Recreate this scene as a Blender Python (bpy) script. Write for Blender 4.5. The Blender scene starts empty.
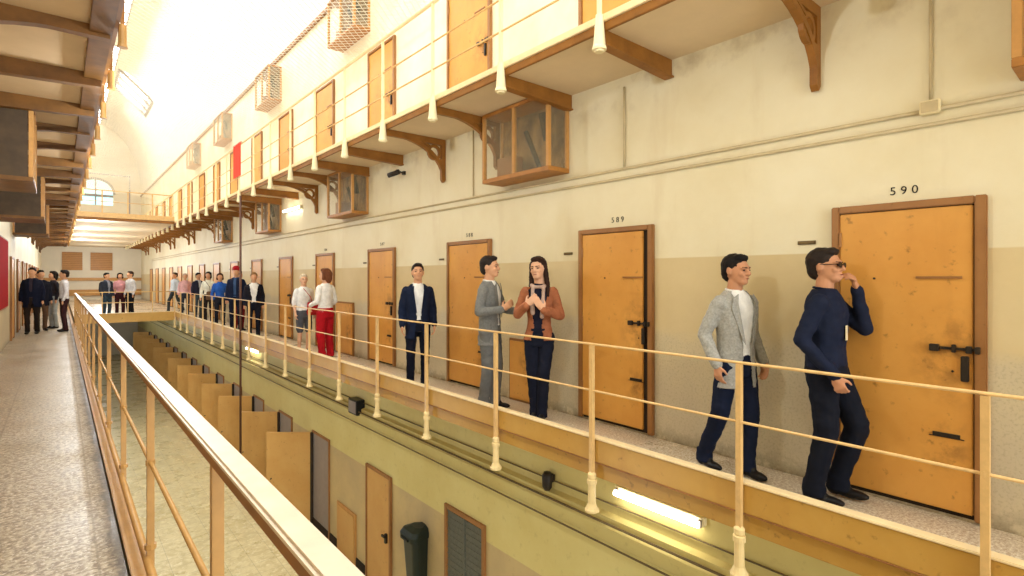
import bpy, bmesh, math, random
from mathutils import Vector, Matrix, noise
from math import sin, cos, pi, radians as R
C = bpy.context.scene.collection
random.seed(7)
ORD = ['first','second','third','fourth','fifth','sixth','seventh','eighth','ninth','tenth','eleventh','twelfth','thirteenth','fourteenth','fifteenth','sixteenth','seventeenth','eighteenth','nineteenth','twentieth','twenty-first','twenty-second','twenty-third','twenty-fourth','twenty-fifth','twenty-sixth','twenty-seventh','twenty-eighth','twenty-ninth','thirtieth']

# ------------------------------------------------------------------ materials
def lin(c):
    return tuple(((v/255)/12.92 if v/255 <= .04045 else (((v/255)+.055)/1.055)**2.4) for v in c)+(1,)
def mat(name, rgb, rough=.6, var=.12, scale=6, rgb2=None, metal=0, bump=0, emit=None, spec=.3):
    m = bpy.data.materials.new(name); m.use_nodes = True
    nt = m.node_tree; b = nt.nodes['Principled BSDF']
    b.inputs['Roughness'].default_value = rough; b.inputs['Metallic'].default_value = metal
    b.inputs['Specular IOR Level'].default_value = spec
    c = lin(rgb)
    if emit:
        b.inputs['Base Color'].default_value = c
        b.inputs['Emission Color'].default_value = c; b.inputs['Emission Strength'].default_value = emit
        return m
    tc = nt.nodes.new('ShaderNodeTexCoord'); n = nt.nodes.new('ShaderNodeTexNoise')
    n.inputs['Scale'].default_value = scale; n.inputs['Detail'].default_value = 6; n.inputs['Roughness'].default_value = .65
    nt.links.new(tc.outputs['Object'], n.inputs['Vector'])
    r = nt.nodes.new('ShaderNodeValToRGB'); r.color_ramp.elements[0].position = .32; r.color_ramp.elements[1].position = .68
    c2 = lin(rgb2) if rgb2 else tuple(v*(1-var) for v in c[:3])+(1,)
    r.color_ramp.elements[0].color = c2; r.color_ramp.elements[1].color = c
    nt.links.new(n.outputs['Fac'], r.inputs['Fac']); nt.links.new(r.outputs['Color'], b.inputs['Base Color'])
    if bump:
        bp = nt.nodes.new('ShaderNodeBump'); bp.inputs['Strength'].default_value = bump; bp.inputs['Distance'].default_value = .01
        nt.links.new(n.outputs['Fac'], bp.inputs['Height']); nt.links.new(bp.outputs['Normal'], b.inputs['Normal'])
    return m

class NT:
    """small node helper"""
    def __init__(s, name, rough=.7, spec=.3):
        s.m = bpy.data.materials.new(name); s.m.use_nodes = True; s.t = s.m.node_tree
        s.b = s.t.nodes['Principled BSDF']; s.b.inputs['Roughness'].default_value = rough
        s.b.inputs['Specular IOR Level'].default_value = spec
        g = s.t.nodes.new('ShaderNodeNewGeometry'); s.pos = g.outputs['Position']
        sp = s.t.nodes.new('ShaderNodeSeparateXYZ'); s.t.links.new(s.pos, sp.inputs[0])
        s.x, s.y, s.z = sp.outputs
    def noise(s, scale, detail=5, stretch=None):
        n = s.t.nodes.new('ShaderNodeTexNoise'); n.inputs['Scale'].default_value = scale; n.inputs['Detail'].default_value = detail
        n.inputs['Roughness'].default_value = .62
        v = s.pos
        if stretch:
            mp = s.t.nodes.new('ShaderNodeMapping'); mp.inputs['Scale'].default_value = stretch
            s.t.links.new(s.pos, mp.inputs[0]); v = mp.outputs[0]
        s.t.links.new(v, n.inputs['Vector']); return n.outputs['Fac']
    def math(s, op, a, b=0.0, clamp=False):
        n = s.t.nodes.new('ShaderNodeMath'); n.operation = op; n.use_clamp = clamp
        for i, v in enumerate((a, b)):
            if isinstance(v, (int, float)): n.inputs[i].default_value = v
            else: s.t.links.new(v, n.inputs[i])
        return n.outputs[0]
    def step(s, v, lo, hi):
        n = s.t.nodes.new('ShaderNodeMapRange'); n.inputs['From Min'].default_value = lo; n.inputs['From Max'].default_value = hi
        n.clamp = True; s.t.links.new(v, n.inputs['Value']); return n.outputs[0]
    def mix(s, f, a, b):
        n = s.t.nodes.new('ShaderNodeMix'); n.data_type = 'RGBA'
        if isinstance(f, (int, float)): n.inputs[0].default_value = f
        else: s.t.links.new(f, n.inputs[0])
        for i, v in ((6, a), (7, b)):
            if isinstance(v, tuple): n.inputs[i].default_value = lin(v) if len(v) == 3 else v
            else: s.t.links.new(v, n.inputs[i])
        return n.outputs[2]
    def out(s, col, bump=None, strength=.3):
        s.t.links.new(col, s.b.inputs['Base Color'])
        if bump is not None:
            bp = s.t.nodes.new('ShaderNodeBump'); bp.inputs['Strength'].default_value = strength; bp.inputs['Distance'].default_value = .01
            s.t.links.new(bump, bp.inputs['Height']); s.t.links.new(bp.outputs[0], s.b.inputs['Normal'])
        return s.m

def wall_mat():
    n = NT('cell_wall_plaster', .55)
    big = n.noise(.9, 6); fine = n.noise(9, 6); streak = n.noise(2.5, 5, (1, 1, .18)); speck = n.noise(55, 3)
    cream = n.mix(n.step(big, .35, .7), (232, 222, 192), (222, 208, 170))
    cream = n.mix(n.math('MULTIPLY', n.step(streak, .56, .8), .35), cream, (196, 170, 128))
    tan = n.mix(n.step(big, .35, .65), (206, 184, 138), (216, 196, 152))
    grey = n.mix(n.step(big, .38, .62), (196, 182, 154), (210, 194, 158))
    grey = n.mix(n.math('MULTIPLY', n.step(speck, .5, .7), .4), grey, (150, 136, 110))
    edge1 = n.math('ADD', n.z, n.math('MULTIPLY', n.math('SUBTRACT', big, .5), .5))
    low = n.mix(n.step(edge1, 1.0, 1.12), grey, tan)
    col = n.mix(n.step(n.z, 1.725, 1.735), low, cream)
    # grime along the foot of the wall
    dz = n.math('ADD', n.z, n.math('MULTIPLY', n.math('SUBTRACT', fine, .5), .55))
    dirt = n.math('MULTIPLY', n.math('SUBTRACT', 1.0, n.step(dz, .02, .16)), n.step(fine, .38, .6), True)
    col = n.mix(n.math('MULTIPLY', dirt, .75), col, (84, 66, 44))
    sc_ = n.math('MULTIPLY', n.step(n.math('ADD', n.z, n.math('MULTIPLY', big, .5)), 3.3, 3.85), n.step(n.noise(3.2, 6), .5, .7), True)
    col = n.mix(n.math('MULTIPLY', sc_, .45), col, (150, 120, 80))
    up = n.step(n.z, 3.6, 3.62)
    cream2 = n.mix(n.step(big, .35, .7), (244, 234, 210), (232, 216, 178))
    col = n.mix(up, col, cream2)
    return n.out(col, fine, .25)
def ground_wall_mat():
    n = NT('ground_wall_plaster', .5)
    big = n.noise(1.1, 6); fine = n.noise(10, 5)
    up = n.mix(n.step(big, .35, .7), (220, 206, 140), (212, 194, 124))
    low = n.mix(n.step(big, .35, .65), (206, 182, 130), (186, 164, 124))
    col = n.mix(n.step(n.z, -1.86, -1.85), low, up)
    col = n.mix(n.math('MULTIPLY', n.step(fine, .58, .75), .3), col, (150, 128, 84))
    return n.out(col, fine, .15)
def terrazzo(name, base, dark, light, tile=None, rough=.3, sc=42, edge=False):
    n = NT(name, rough, .5)
    a = n.noise(sc, 4); b = n.noise(sc*1.7, 3); big = n.noise(1.3, 5)
    col = n.mix(n.step(a, .42, .6), dark, base)
    col = n.mix(n.step(b, .55, .68), col, light)
    col = n.mix(n.math('MULTIPLY', n.step(big, .3, .8), .12), col, dark)
    if edge:
        e = n.math('ADD', n.x, n.math('MULTIPLY', n.math('SUBTRACT', n.noise(7, 5), .5), .14))
        col = n.mix(n.math('MULTIPLY', n.step(e, .19, .25), .8), col, (52, 40, 28))
    if tile:
        for ax in (n.x, n.y):
            f = n.math('FRACT', n.math('DIVIDE', n.math('ADD', ax, 100.04), tile))
            d = n.math('MINIMUM', f, n.math('SUBTRACT', 1.0, f))
            col = n.mix(n.math('MULTIPLY', n.math('SUBTRACT', 1.0, n.step(d, .006, .014)), .45), col, (110, 92, 66))
    r = n.step(big, .3, .7)
    mr = n.t.nodes.new('ShaderNodeMapRange'); mr.inputs['To Min'].default_value = rough*.7; mr.inputs['To Max'].default_value = rough*1.4
    n.t.links.new(r, mr.inputs['Value']); n.t.links.new(mr.outputs[0], n.b.inputs['Roughness'])
    return n.out(col, a, .05)
def door_mat(name, c1, c2, dirt=(92, 62, 34), lock=False):
    n = NT(name, .45, .35)
    big = n.noise(1.6, 6); fine = n.noise(14, 6); st = n.noise(4, 4, (1, 1, .12))
    col = n.mix(n.step(big, .35, .65), c1, c2)
    col = n.mix(n.math('MULTIPLY', n.step(st, .55, .78), .25), col, (170, 112, 56))
    col = n.mix(n.math('MULTIPLY', n.step(fine, .62, .72), .5), col, dirt)
    if lock:      # grime rubbed into the paint around the bolt and lower slot
        tc = n.t.nodes.new('ShaderNodeTexCoord'); sp = n.t.nodes.new('ShaderNodeSeparateXYZ'); n.t.links.new(tc.outputs['Object'], sp.inputs[0])
        for cy, cz, rad in ((.17, 1.02, .26), (.2, .45, .16)):
            dy, dz = n.math('SUBTRACT', sp.outputs[1], cy), n.math('SUBTRACT', sp.outputs[2], cz)
            d = n.math('SQRT', n.math('ADD', n.math('MULTIPLY', dy, dy), n.math('MULTIPLY', n.math('MULTIPLY', dz, dz), .5)))
            m_ = n.math('MULTIPLY', n.math('SUBTRACT', 1.0, n.step(d, .03, rad)), n.step(n.noise(9, 5), .42, .62), True)
            col = n.mix(n.math('MULTIPLY', m_, .6), col, (112, 74, 38))
    return n.out(col, fine, .12)

M = {}
M['wall'] = wall_mat(); M['gwall'] = ground_wall_mat()
M['terrazzo'] = terrazzo('speckled_terrazzo', (184, 168, 140), (124, 104, 80), (222, 210, 188), tile=.6, edge=True, rough=.42, sc=30)
M['terrazzo2'] = terrazzo('pale_chip_terrazzo', (216, 202, 176), (176, 150, 120), (240, 232, 216), sc=50)
M['gfloor'] = terrazzo('cream_floor_tiles', (214, 198, 152), (196, 178, 130), (226, 214, 176), tile=.4, rough=.28, sc=8)
M['vault'] = mat('vault_plaster', (244, 236, 220), .8, .08, 2, bump=.1)
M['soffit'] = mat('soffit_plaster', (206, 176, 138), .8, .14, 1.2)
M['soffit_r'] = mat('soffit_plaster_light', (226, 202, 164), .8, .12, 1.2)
M['door'] = door_mat('ochre_door_paint', (218, 158, 76), (208, 146, 66), lock=True)
M['doorg'] = door_mat('ochre_ground_door_paint', (210, 164, 96), (202, 152, 84))
M['frame'] = door_mat('brown_frame_paint', (160, 112, 64), (142, 96, 52))
M['girder'] = door_mat('ochre_girder_paint', (198, 154, 76), (186, 140, 62))
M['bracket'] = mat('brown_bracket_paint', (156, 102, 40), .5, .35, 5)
M['bracketl'] = mat('shaded_brown_bracket_paint', (126, 84, 36), .5, .4, 5)  # bracket brown darkened: shadow under the left gallery put into the colour
M['cabdark'] = mat('dark_back_board', (84, 66, 46), .6, .4, 5)
M['rail'] = mat('cream_rail_paint', (222, 180, 116), .4, .2, 12, spec=.45)
M['railtop'] = mat('worn_cream_handrail', (222, 202, 176), .35, .15, 12, spec=.5)
M['post'] = mat('ochre_post_paint', (198, 146, 88), .45, .2, 8)
M['postl'] = mat('brown_post_paint', (192, 146, 84), .45, .2, 8)
M['sleeve'] = mat('cream_sleeve_paint', (240, 224, 180), .45, .1, 8)
M['sleevel'] = mat('yellowed_sleeve_paint', (230, 202, 142), .5, .15, 8)
M['kerb'] = mat('cream_edge_angle', (240, 216, 168), .45, .1, 8)
M['dark'] = mat('dark_iron', (46, 38, 30), .45, .3, 20)
M['black'] = mat('black_plastic', (24, 26, 26), .35, .3, 12)
M['grey'] = mat('grey_steel_panel', (150, 140, 136), .4, .15, 6)
M['darkgap'] = mat('dark_recess', (52, 40, 28), .8, .3, 6)
M['wood'] = mat('varnished_wood', (182, 122, 56), .45, .3, 9)
M['woodl'] = mat('pale_varnished_wood', (204, 150, 84), .45, .2, 9)
M['conduit'] = mat('painted_conduit', (206, 186, 144), .5, .2, 6)
M['cable'] = mat('dark_cable', (110, 92, 62), .6, .2, 6)
M['cabback'] = mat('stained_back_board', (170, 128, 72), .7, .3, 4, rgb2=(84, 62, 40))
M['column'] = mat('dark_brown_iron', (92, 58, 40), .5, .2, 6)
M['plate'] = mat('tarnished_brass_plate', (120, 98, 60), .4, .3, 20)
M['ink'] = mat('black_stencil_paint', (36, 30, 24), .7, .2, 30)
M['red'] = mat('red_paint', (160, 18, 22), .85, .15, 6, spec=.05)
M['redcloth'] = mat('faded_red_cloth', (226, 74, 56), .8, .15, 6)
M['net'] = mat('pale_netting', (236, 228, 208), .7, .1, 6)
M['tube'] = mat('lit_fluorescent_tube', (255, 250, 232), emit=14)
M['sky'] = mat('sunlit_skylight_glass', (255, 252, 244), emit=7)
M['skyb'] = mat('daylit_window_glass', (176, 222, 226), emit=1.1)
M['bin'] = mat('dark_green_plastic', (30, 40, 34), .35, .2, 8)
M['louvre'] = mat('grey_metal_mesh', (104, 106, 96), .5, .3, 30)
M['stone'] = mat('pale_end_wall', (232, 220, 196), .7, .1, 1)
M['shutter'] = mat('tan_shutter', (196, 142, 80), .5, .2, 3)
def glass():
    m = bpy.data.materials.new('dusty_glass'); m.use_nodes = True; b = m.node_tree.nodes['Principled BSDF']
    b.inputs['Base Color'].default_value = lin((190, 180, 150)); b.inputs['Roughness'].default_value = .25
    b.inputs['Alpha'].default_value = .13; return m
M['glass'] = glass()
def cloth(name, rgb, var=.25, scale=14, rough=.85, rgb2=None): 
    if name not in M: M[name] = mat(name, rgb, rough, var, scale, rgb2=rgb2, bump=.15, spec=.15)
    return M[name]

# ------------------------------------------------------------------ mesh helpers
class MB:
    def __init__(s): s.v = []; s.f = []
    def add(s, vs, fs, T=None):
        o = len(s.v)
        s.v += [tuple(T @ Vector(v)) if T else tuple(v) for v in vs]; s.f += [tuple(i+o for i in f) for f in fs]; return s
    def box(s, a, b, T=None):
        x0, y0, z0 = [min(p, q) for p, q in zip(a, b)]; x1, y1, z1 = [max(p, q) for p, q in zip(a, b)]
        vs = [(x0,y0,z0),(x1,y0,z0),(x1,y1,z0),(x0,y1,z0),(x0,y0,z1),(x1,y0,z1),(x1,y1,z1),(x0,y1,z1)]
        return s.add(vs, [(0,3,2,1),(4,5,6,7),(0,1,5,4),(1,2,6,5),(2,3,7,6),(3,0,4,7)], T)
    def prism(s, poly, axis, lo, hi, T=None):
        """poly: 2D points; axis 'x','y','z' extrusion"""
        n = len(poly)
        def P(u, v, w): return {'x': (w, u, v), 'y': (u, w, v), 'z': (u, v, w)}[axis]
        vs = [P(u, v, lo) for u, v in poly]+[P(u, v, hi) for u, v in poly]
        fs = [tuple(range(n))[::-1], tuple(range(n, 2*n))]+[(i, (i+1) % n, (i+1) % n+n, i+n) for i in range(n)]
        return s.add(vs, fs, T)
    def tube(s, a, b, r, r2=None, n=10):
        a, b = Vector(a), Vector(b); r2 = r if r2 is None else r2
        d = (b-a).normalized(); u = d.orthogonal().normalized(); w = d.cross(u)
        vs = []
        for p, q in ((a, r), (b, r2)):
            vs += [tuple(p+q*(cos(2*pi*i/n)*u+sin(2*pi*i/n)*w)) for i in range(n)]
        fs = [(i, (i+1) % n, (i+1) % n+n, i+n) for i in range(n)]+[tuple(range(n))[::-1], tuple(range(n, 2*n))]
        return s.add(vs, fs)
    def lathe(s, prof, c, n=14):
        vs = []; k = len(prof)
        for r, z in prof: vs += [(c[0]+r*cos(2*pi*i/n), c[1]+r*sin(2*pi*i/n), c[2]+z) for i in range(n)]
        fs = [(j*n+i, j*n+(i+1) % n, (j+1)*n+(i+1) % n, (j+1)*n+i) for j in range(k-1) for i in range(n)]
        fs += [tuple(range(n))[::-1], tuple(range((k-1)*n, k*n))]
        return s.add(vs, fs)
    def mesh(s, name, m, smooth=False, bevel=0):
        me = bpy.data.meshes.new(name); me.from_pydata(s.v, [], s.f)
        bm = bmesh.new(); bm.from_mesh(me); bmesh.ops.recalc_face_normals(bm, faces=bm.faces)
        if bevel: bmesh.ops.bevel(bm, geom=list(bm.edges), offset=bevel, segments=2, affect='EDGES', clamp_overlap=True)
        bm.to_mesh(me); bm.free()
        me.materials.append(m)
        if smooth:
            for p in me.polygons: p.use_smooth = True
        return me
    def build(s, name, m, parent=None, smooth=False, bevel=0):
        return put(name, s.mesh(name, m, smooth, bevel), parent)
def put(name, me, parent=None):
    o = bpy.data.objects.new(name, me); C.objects.link(o)
    if parent: o.parent = parent
    return o
def tag(o, label=None, cat=None, group=None, kind=None):
    if label: o['label'] = label
    if cat: o['category'] = cat
    if group: o['group'] = group
    if kind: o['kind'] = kind
    return o
def empty(name, loc, label, cat, group=None, kind=None, rz=0):
    o = bpy.data.objects.new(name, None); C.objects.link(o); o.location = loc; o.rotation_euler = (0, 0, rz); o.empty_display_size = .1
    return tag(o, label, cat, group, kind)
def copy_tree(o, parent=None):
    c = o.copy(); C.objects.link(c)
    if parent: c.parent = parent
    for ch in list(o.children): copy_tree(ch, c)
    return c
def struct(name, mb, m, label, cat, **k): return tag(mb.build(name, m, **k), label, cat, kind='structure')

# ------------------------------------------------------------------ dimensions (camera eye = 1.55 above the walkway, corridor along +Y)
WL, WR, WG = -.93, 4.40, 4.20      # left wall, right wall, right ground-floor wall
EL, ER = .40, 3.39                 # gallery edges
GZ, SZ = -3.8, 3.59                # ground floor, soffit of the upper gallery
Y0, Y1 = -8, 46
F2 = 3.65

# ------------------------------------------------------------------ room shell
struct('floor', MB().box((WL-.3, Y0, GZ-.1), (WR+.3, Y1, GZ)), M['gfloor'], 'cream tiled ground floor of the cell block seen down through the left railing', 'floor')
struct('floor_walkway_left', MB().box((WL, Y0, -.16), (.27, Y1, 0)), M['terrazzo'], 'glossy speckled terrazzo walkway along the left wall', 'walkway floor')
struct('floor_walkway_right', MB().box((ER+.04, Y0, -.05), (WR, Y1, 0)), M['terrazzo2'], 'narrow pale chipped walkway floor running under the people on the right', 'walkway floor')
struct('floor_end', MB().box((.41, 25.6, -.16), (ER-.03, Y1, 0)), M['terrazzo2'], 'pale floor at walkway level filling the far end of the corridor', 'floor')
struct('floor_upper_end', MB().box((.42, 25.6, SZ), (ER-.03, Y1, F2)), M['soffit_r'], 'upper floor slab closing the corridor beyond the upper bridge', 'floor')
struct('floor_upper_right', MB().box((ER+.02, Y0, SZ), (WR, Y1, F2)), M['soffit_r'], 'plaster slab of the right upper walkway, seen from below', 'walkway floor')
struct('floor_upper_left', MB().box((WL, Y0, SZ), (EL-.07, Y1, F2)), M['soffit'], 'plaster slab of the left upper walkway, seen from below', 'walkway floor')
# walls
struct('wall_left', MB().box((WL-.3, Y0, GZ), (WL, Y1, 7.3)), M['wall'], 'left cell wall of the corridor', 'wall')
mb = MB().box((WR, Y0, -.02), (WR+.3, Y1, 7.3))
struct('wall_right', mb, M['wall'], 'cream plaster cell wall with tan dado behind the people on the right', 'wall')
struct('wall_right_ground', MB().box((WG, Y0, GZ), (WG+.5, Y1, -.05)), M['gwall'], 'yellow green ground floor wall below the right walkway', 'wall')
struct('wall_end', MB().box((WL-.3, Y1, GZ), (WR+.3, Y1+.3, 12.4)), M['stone'], 'pale wall closing the far end of the corridor', 'wall')
struct('baseboard_right', MB().box((WG-.02, Y0, GZ), (WG, 30, GZ+.16)), M['darkgap'], 'dark baseboard at the foot of the yellow ground floor wall', 'baseboard')
# vault
cx, hw = (WL+WR)/2, (WR-WL)/2
pts = [(cx+hw*cos(pi*i/24), 7.3+4.7*sin(pi*i/24)) for i in range(25)]
pts2 = [(cx+(hw+.2)*cos(pi*i/24), 7.3+4.9*sin(pi*i/24)) for i in range(25)]
mb = MB()
for i in range(24):
    a, b, c, d = pts[i], pts[i+1], pts2[i+1], pts2[i]
    if i in (11, 12):      # crown: ribs between the skylight openings
        for y in range(Y0, Y1, 6): mb.prism([a, b, c, d], 'y', y, y+2.0)
    else: mb.prism([a, b, c, d], 'y', Y0, Y1)
struct('ceiling', mb, M['vault'], 'white barrel vaulted ceiling high over the corridor', 'ceiling')
a, b = pts[11], pts[13]
k = 0
for y in range(Y0+2, Y1, 6):
    k += 1
    w = empty('window_%d' % k, (cx, y+2, 11.98), 'glazed skylight in the crown of the vault, %s from the camera end' % ORD[k-1], 'skylight', kind='structure')
    MB().box((-.36, -2, 0), (.36, 2, .03)).build('pane', M['sky'], w)
    f = MB()
    for xx in (-.36, 0, .36): f.box((xx-.02, -2, -.05), (xx+.02, 2, 0))
    for yy in (-2, -1, 0, 1, 1.96): f.box((-.36, yy-.02, -.05), (.36, yy+.02, 0))
    f.build('window_frame', M['grey'], w)
# lucarne light seen at the top left: a glazed dormer in the right haunch
w = empty('window_9', (3.05, 34.6, 11.28), 'dormer skylight with dark glazing bars low in the vault, above the upper bridge', 'skylight', kind='structure')
T = Matrix.Rotation(R(43), 4, 'Y')
MB().box((-.95, -1.6, -.02), (.95, 1.6, .02), T).build('pane', M['sky'], w)
f = MB()
for yy in (-1.6, -.55, .5, 1.55): f.box((-1.0, yy, -.14), (1.0, yy+.12, -.02), T)
for xx in (-1.0, .88): f.box((xx, -1.6, -.16), (xx+.12, 1.67, -.02), T)
f.build('window_frame', M['grey'], w)
# cornice along the top of the walls
for nm, x0, x1, lab in (('trim_1', WR-.06, WR, 'brown cornice under the vault along the right wall'), ('trim_2', WL, WL+.12, 'brown cornice under the vault along the left wall')):
    struct(nm, MB().box((x0, Y0, 7.22), (x1, Y1, 7.3)), M['bracket'], lab, 'cornice')
# string course on the ground floor wall
mb = MB().prism([(WG, -.80), (WG-.07, -.82), (WG-.07, -.88), (WG-.10, -.91), (WG-.10, -.96), (WG-.05, -.99), (WG-.05, -1.08), (WG, -1.12)], 'y', Y0, Y1)
struct('trim_3', mb, M['gwall'], 'moulded string course along the yellow wall below the right walkway', 'moulding')
# end wall things
for i, (x0, x1) in enumerate(((.1, 1.15), (1.57, 2.76))):
    w = empty('window_%d' % (10+i), ((x0+x1)/2, Y1, 2.0), 'shuttered tan window on the far end wall, %s of the two' % ('left' if i == 0 else 'right'), 'window', kind='structure')
    hwid = (x1-x0)/2
    MB().box((-hwid, -.06, 0), (hwid, 0, 1.2)).build('shutter', M['shutter'], w)
    f = MB()
    for j in range(10): f.box((-hwid, -.09, .06+j*.12), (hwid, -.06, .10+j*.12))
    f.build('slats', M['wood'], w)
struct('trim_4', MB().box((WL, Y1-.1, 1.3), (WR, Y1, 1.5)).box((WL, Y1-.15, .3), (WR, Y1, .7)), M['woodl'], 'tan rail bands across the far end wall at walkway level', 'moulding')
w = empty('window_12', (1.84, Y1, 6.45), 'pale blue half round window high on the far end wall', 'window', kind='structure')
arc = [(-.95, 0)]+[(-.95*cos(pi*i/16), .8+.9*sin(pi*i/16)) for i in range(17)]+[(.95, 0)]
MB().prism(arc, 'y', -.04, 0).build('pane', M['skyb'], w)
f = MB().box((-.95, -.12, .55), (.95, -.04, .70)).box((-.04, -.1, 0), (.04, -.04, 1.7))
for i in range(16):
    p, q = pi*i/16, pi*(i+1)/16
    f.prism([(-.95*cos(p), .8+.9*sin(p)), (-1.08*cos(p), .8+1.03*sin(p)), (-1.08*cos(q), .8+1.03*sin(q)), (-.95*cos(q), .8+.9*sin(q))], 'y', -.14, 0)
f.build('window_frame', M['grey'], w)

# ------------------------------------------------------------------ girders and slab edges
def beam_thing(name, label, cat, parts, group=None):
    o = empty(name, (0, 0, 0), label, cat, group)
    for n, a, b, m in parts: MB().box(a, b).build(n, M[m], o, bevel=.004)
    return o
beam_thing('walkway_girder', 'long ochre steel girder edging the right walkway below the railing', 'girder',
  [('web', (ER-.02, Y0, .03), (ER+.01, 24.1, .215), 'girder'), ('top_flange', (ER-.03, Y0, .215), (ER+.05, 24.1, .23), 'kerb'),
   ('lower_beam', (ER+.015, Y0, -.11), (ER+.04, 24.1, .028), 'girder'), ('bottom_flange', (ER-.03, Y0, .022), (ER+.03, 24.1, .03), 'frame')])
beam_thing('walkway_girder', 'ochre and cream edge beam of the right upper walkway', 'girder',
  [('edge_angle', (ER-.03, Y0, 3.62), (ER+.02, Y1, 3.68), 'kerb'), ('lower_beam', (ER-.01, Y0, 3.55), (ER+.02, Y1, 3.62), 'bracket')])
beam_thing('walkway_girder', 'brown edge beam of the left upper walkway, overhead at top left', 'girder',
  [('edge_angle', (EL-.07, Y0, 3.60), (EL-.03, Y1, 3.68), 'bracket'), ('lower_beam', (EL-.22, Y0, 3.53), (EL-.07, Y1, 3.59), 'bracketl')])
beam_thing('walkway_girder', 'ochre kerb beam along the open edge of the left walkway', 'girder',
  [('web', (.285, Y0, -.14), (.35, Y1, -.02), 'postl'), ('top_flange', (.283, Y0, -.02), (.345, Y1, 0), 'postl')])

# ------------------------------------------------------------------ brackets
def bracket_mesh(full, L, sgn=-1, th=.055, bm_='bracket'):
    """wall at u=0, tip at u=L; z=0 is the soffit.  sgn: direction from wall to tip in X"""
    mb = MB()
    def pr(poly, lo=-th/2, hi=th/2): mb.prism([(sgn*u, z) for u, z in poly], 'y', lo, hi)
    if not full:
        pr([(0, 0), (L, 0), (L, -.13), (.08, -.175), (0, -.175)])
        pr([(0, -.16), (L, -.115), (L, -.13), (0, -.175)], -.05, .05)
    else:
        pr([(0, 0), (L, 0), (L, -.09), (0, -.09)]); pr([(0, -.07), (.07, -.07), (.07, -.60), (.035, -.64), (0, -.60)])
        n = 12; A, B = L*.80, .50
        for i in range(n):
            p, q = pi/2*i/n, pi/2*(i+1)/n
            # concave quarter ellipse from the wall foot to the beam
            def pt(t, k): return (.05+A-(A)*cos(t)*1.0-0+k*cos(t), -.58+B*sin(t)+k*sin(t)*-1)
            a0 = (.05+A*(1-cos(p)), -.58+B*sin(p)); a1 = (.05+A*(1-cos(q)), -.58+B*sin(q))
            w = .055
            b0 = (max(0, a0[0]-w*.9*cos(p)), a0[1]+w*sin(p)*1.0); b1 = (max(0, a1[0]-w*.9*cos(q)), a1[1]+w*sin(q))
            pr([a0, a1, b1, b0])
        # ring in the corner
        c = (.19, -.21); r0, r1 = .075, .115
        for i in range(16):
            p, q = 2*pi*i/16, 2*pi*(i+1)/16
            pr([(c[0]+r0*cos(p), c[1]+r0*sin(p)), (c[0]+r1*cos(p), c[1]+r1*sin(p)), (c[0]+r1*cos(q), c[1]+r1*sin(q)), (c[0]+r0*cos(q), c[1]+r0*sin(q))], -.02, .02)
        pr([(.27, -.15), (.42, -.09), (.36, -.09), (.25, -.12)]); pr([(.07, -.30), (.13, -.30), (.07, -.42)])
    return mb.mesh('gallery_bracket', M[bm_], bevel=0)
uppY = [1.63+1.29*k for k in range(23)]
pat = lambda k: (k % 4) in (0, 3)
mF, mS = bracket_mesh(True, .97), bracket_mesh(False, .97)
for k in range(0, 34):
    y = 1.63+1.29*k
    if y > 45: break
    o = put('gallery_bracket', mF if pat(k) else mS); o.location = (WR+.004, y, SZ+.003)
    if y < 25:
        tag(o, '%s bracket under the right upper walkway, %s from the near end of the gallery' % ('openwork arched' if pat(k) else 'straight tapered', ORD[k]), 'bracket', 'brackets under the right upper walkway')
    else: tag(o, 'distant bracket under the right upper walkway beyond the upper bridge', 'bracket', 'far brackets under the right upper walkway')
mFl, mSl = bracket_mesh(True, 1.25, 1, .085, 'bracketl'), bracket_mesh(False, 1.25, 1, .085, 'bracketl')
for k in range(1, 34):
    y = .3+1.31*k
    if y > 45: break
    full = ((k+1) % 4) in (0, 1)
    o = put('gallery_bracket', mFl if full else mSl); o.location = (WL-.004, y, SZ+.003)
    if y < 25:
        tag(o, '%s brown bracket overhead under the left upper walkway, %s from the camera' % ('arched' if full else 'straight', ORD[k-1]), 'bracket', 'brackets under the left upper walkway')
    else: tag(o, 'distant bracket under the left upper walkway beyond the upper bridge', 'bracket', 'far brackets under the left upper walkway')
lowY = [.5, 1.70, 2.95, 4.22, 5.55, 6.85]+[8.17+1.31*k for k in range(13)]
mbk = MB().prism([(0, 0), (-.72, 0), (-.72, -.06), (-.45, -.16), (0, -.22)], 'y', -.03, .03).mesh('gallery_bracket', M['bracket'])
for k, y in enumerate(lowY):
    o = put('gallery_bracket', mbk); o.location = (WG, y-.09, -.07)
    tag(o, 'short brown bracket under the right walkway behind railing post, %s from the right edge' % ORD[k], 'bracket', 'brackets under the right walkway')

# ------------------------------------------------------------------ railings
def railing(name, label, x, posts, rails, post_mesh, sleeve_mesh, z, ya, yb, railmat, rr, group=None):
    o = empty(name, (x, ya, z), label, 'railing', group)
    for i, (rz, r, m) in enumerate(rails):
        mb = MB()
        mb.tube((0, 0, rz), (0, yb-ya, rz), r)
        mb.build('handrail' if i == 0 else 'lower_rail', M[m], o, smooth=True)
    for y in posts:
        p = put('post', post_mesh, o); p.location = (0, y-ya, 0)
        if sleeve_mesh: s_ = put('sleeve', sleeve_mesh, p)
    return o
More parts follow.
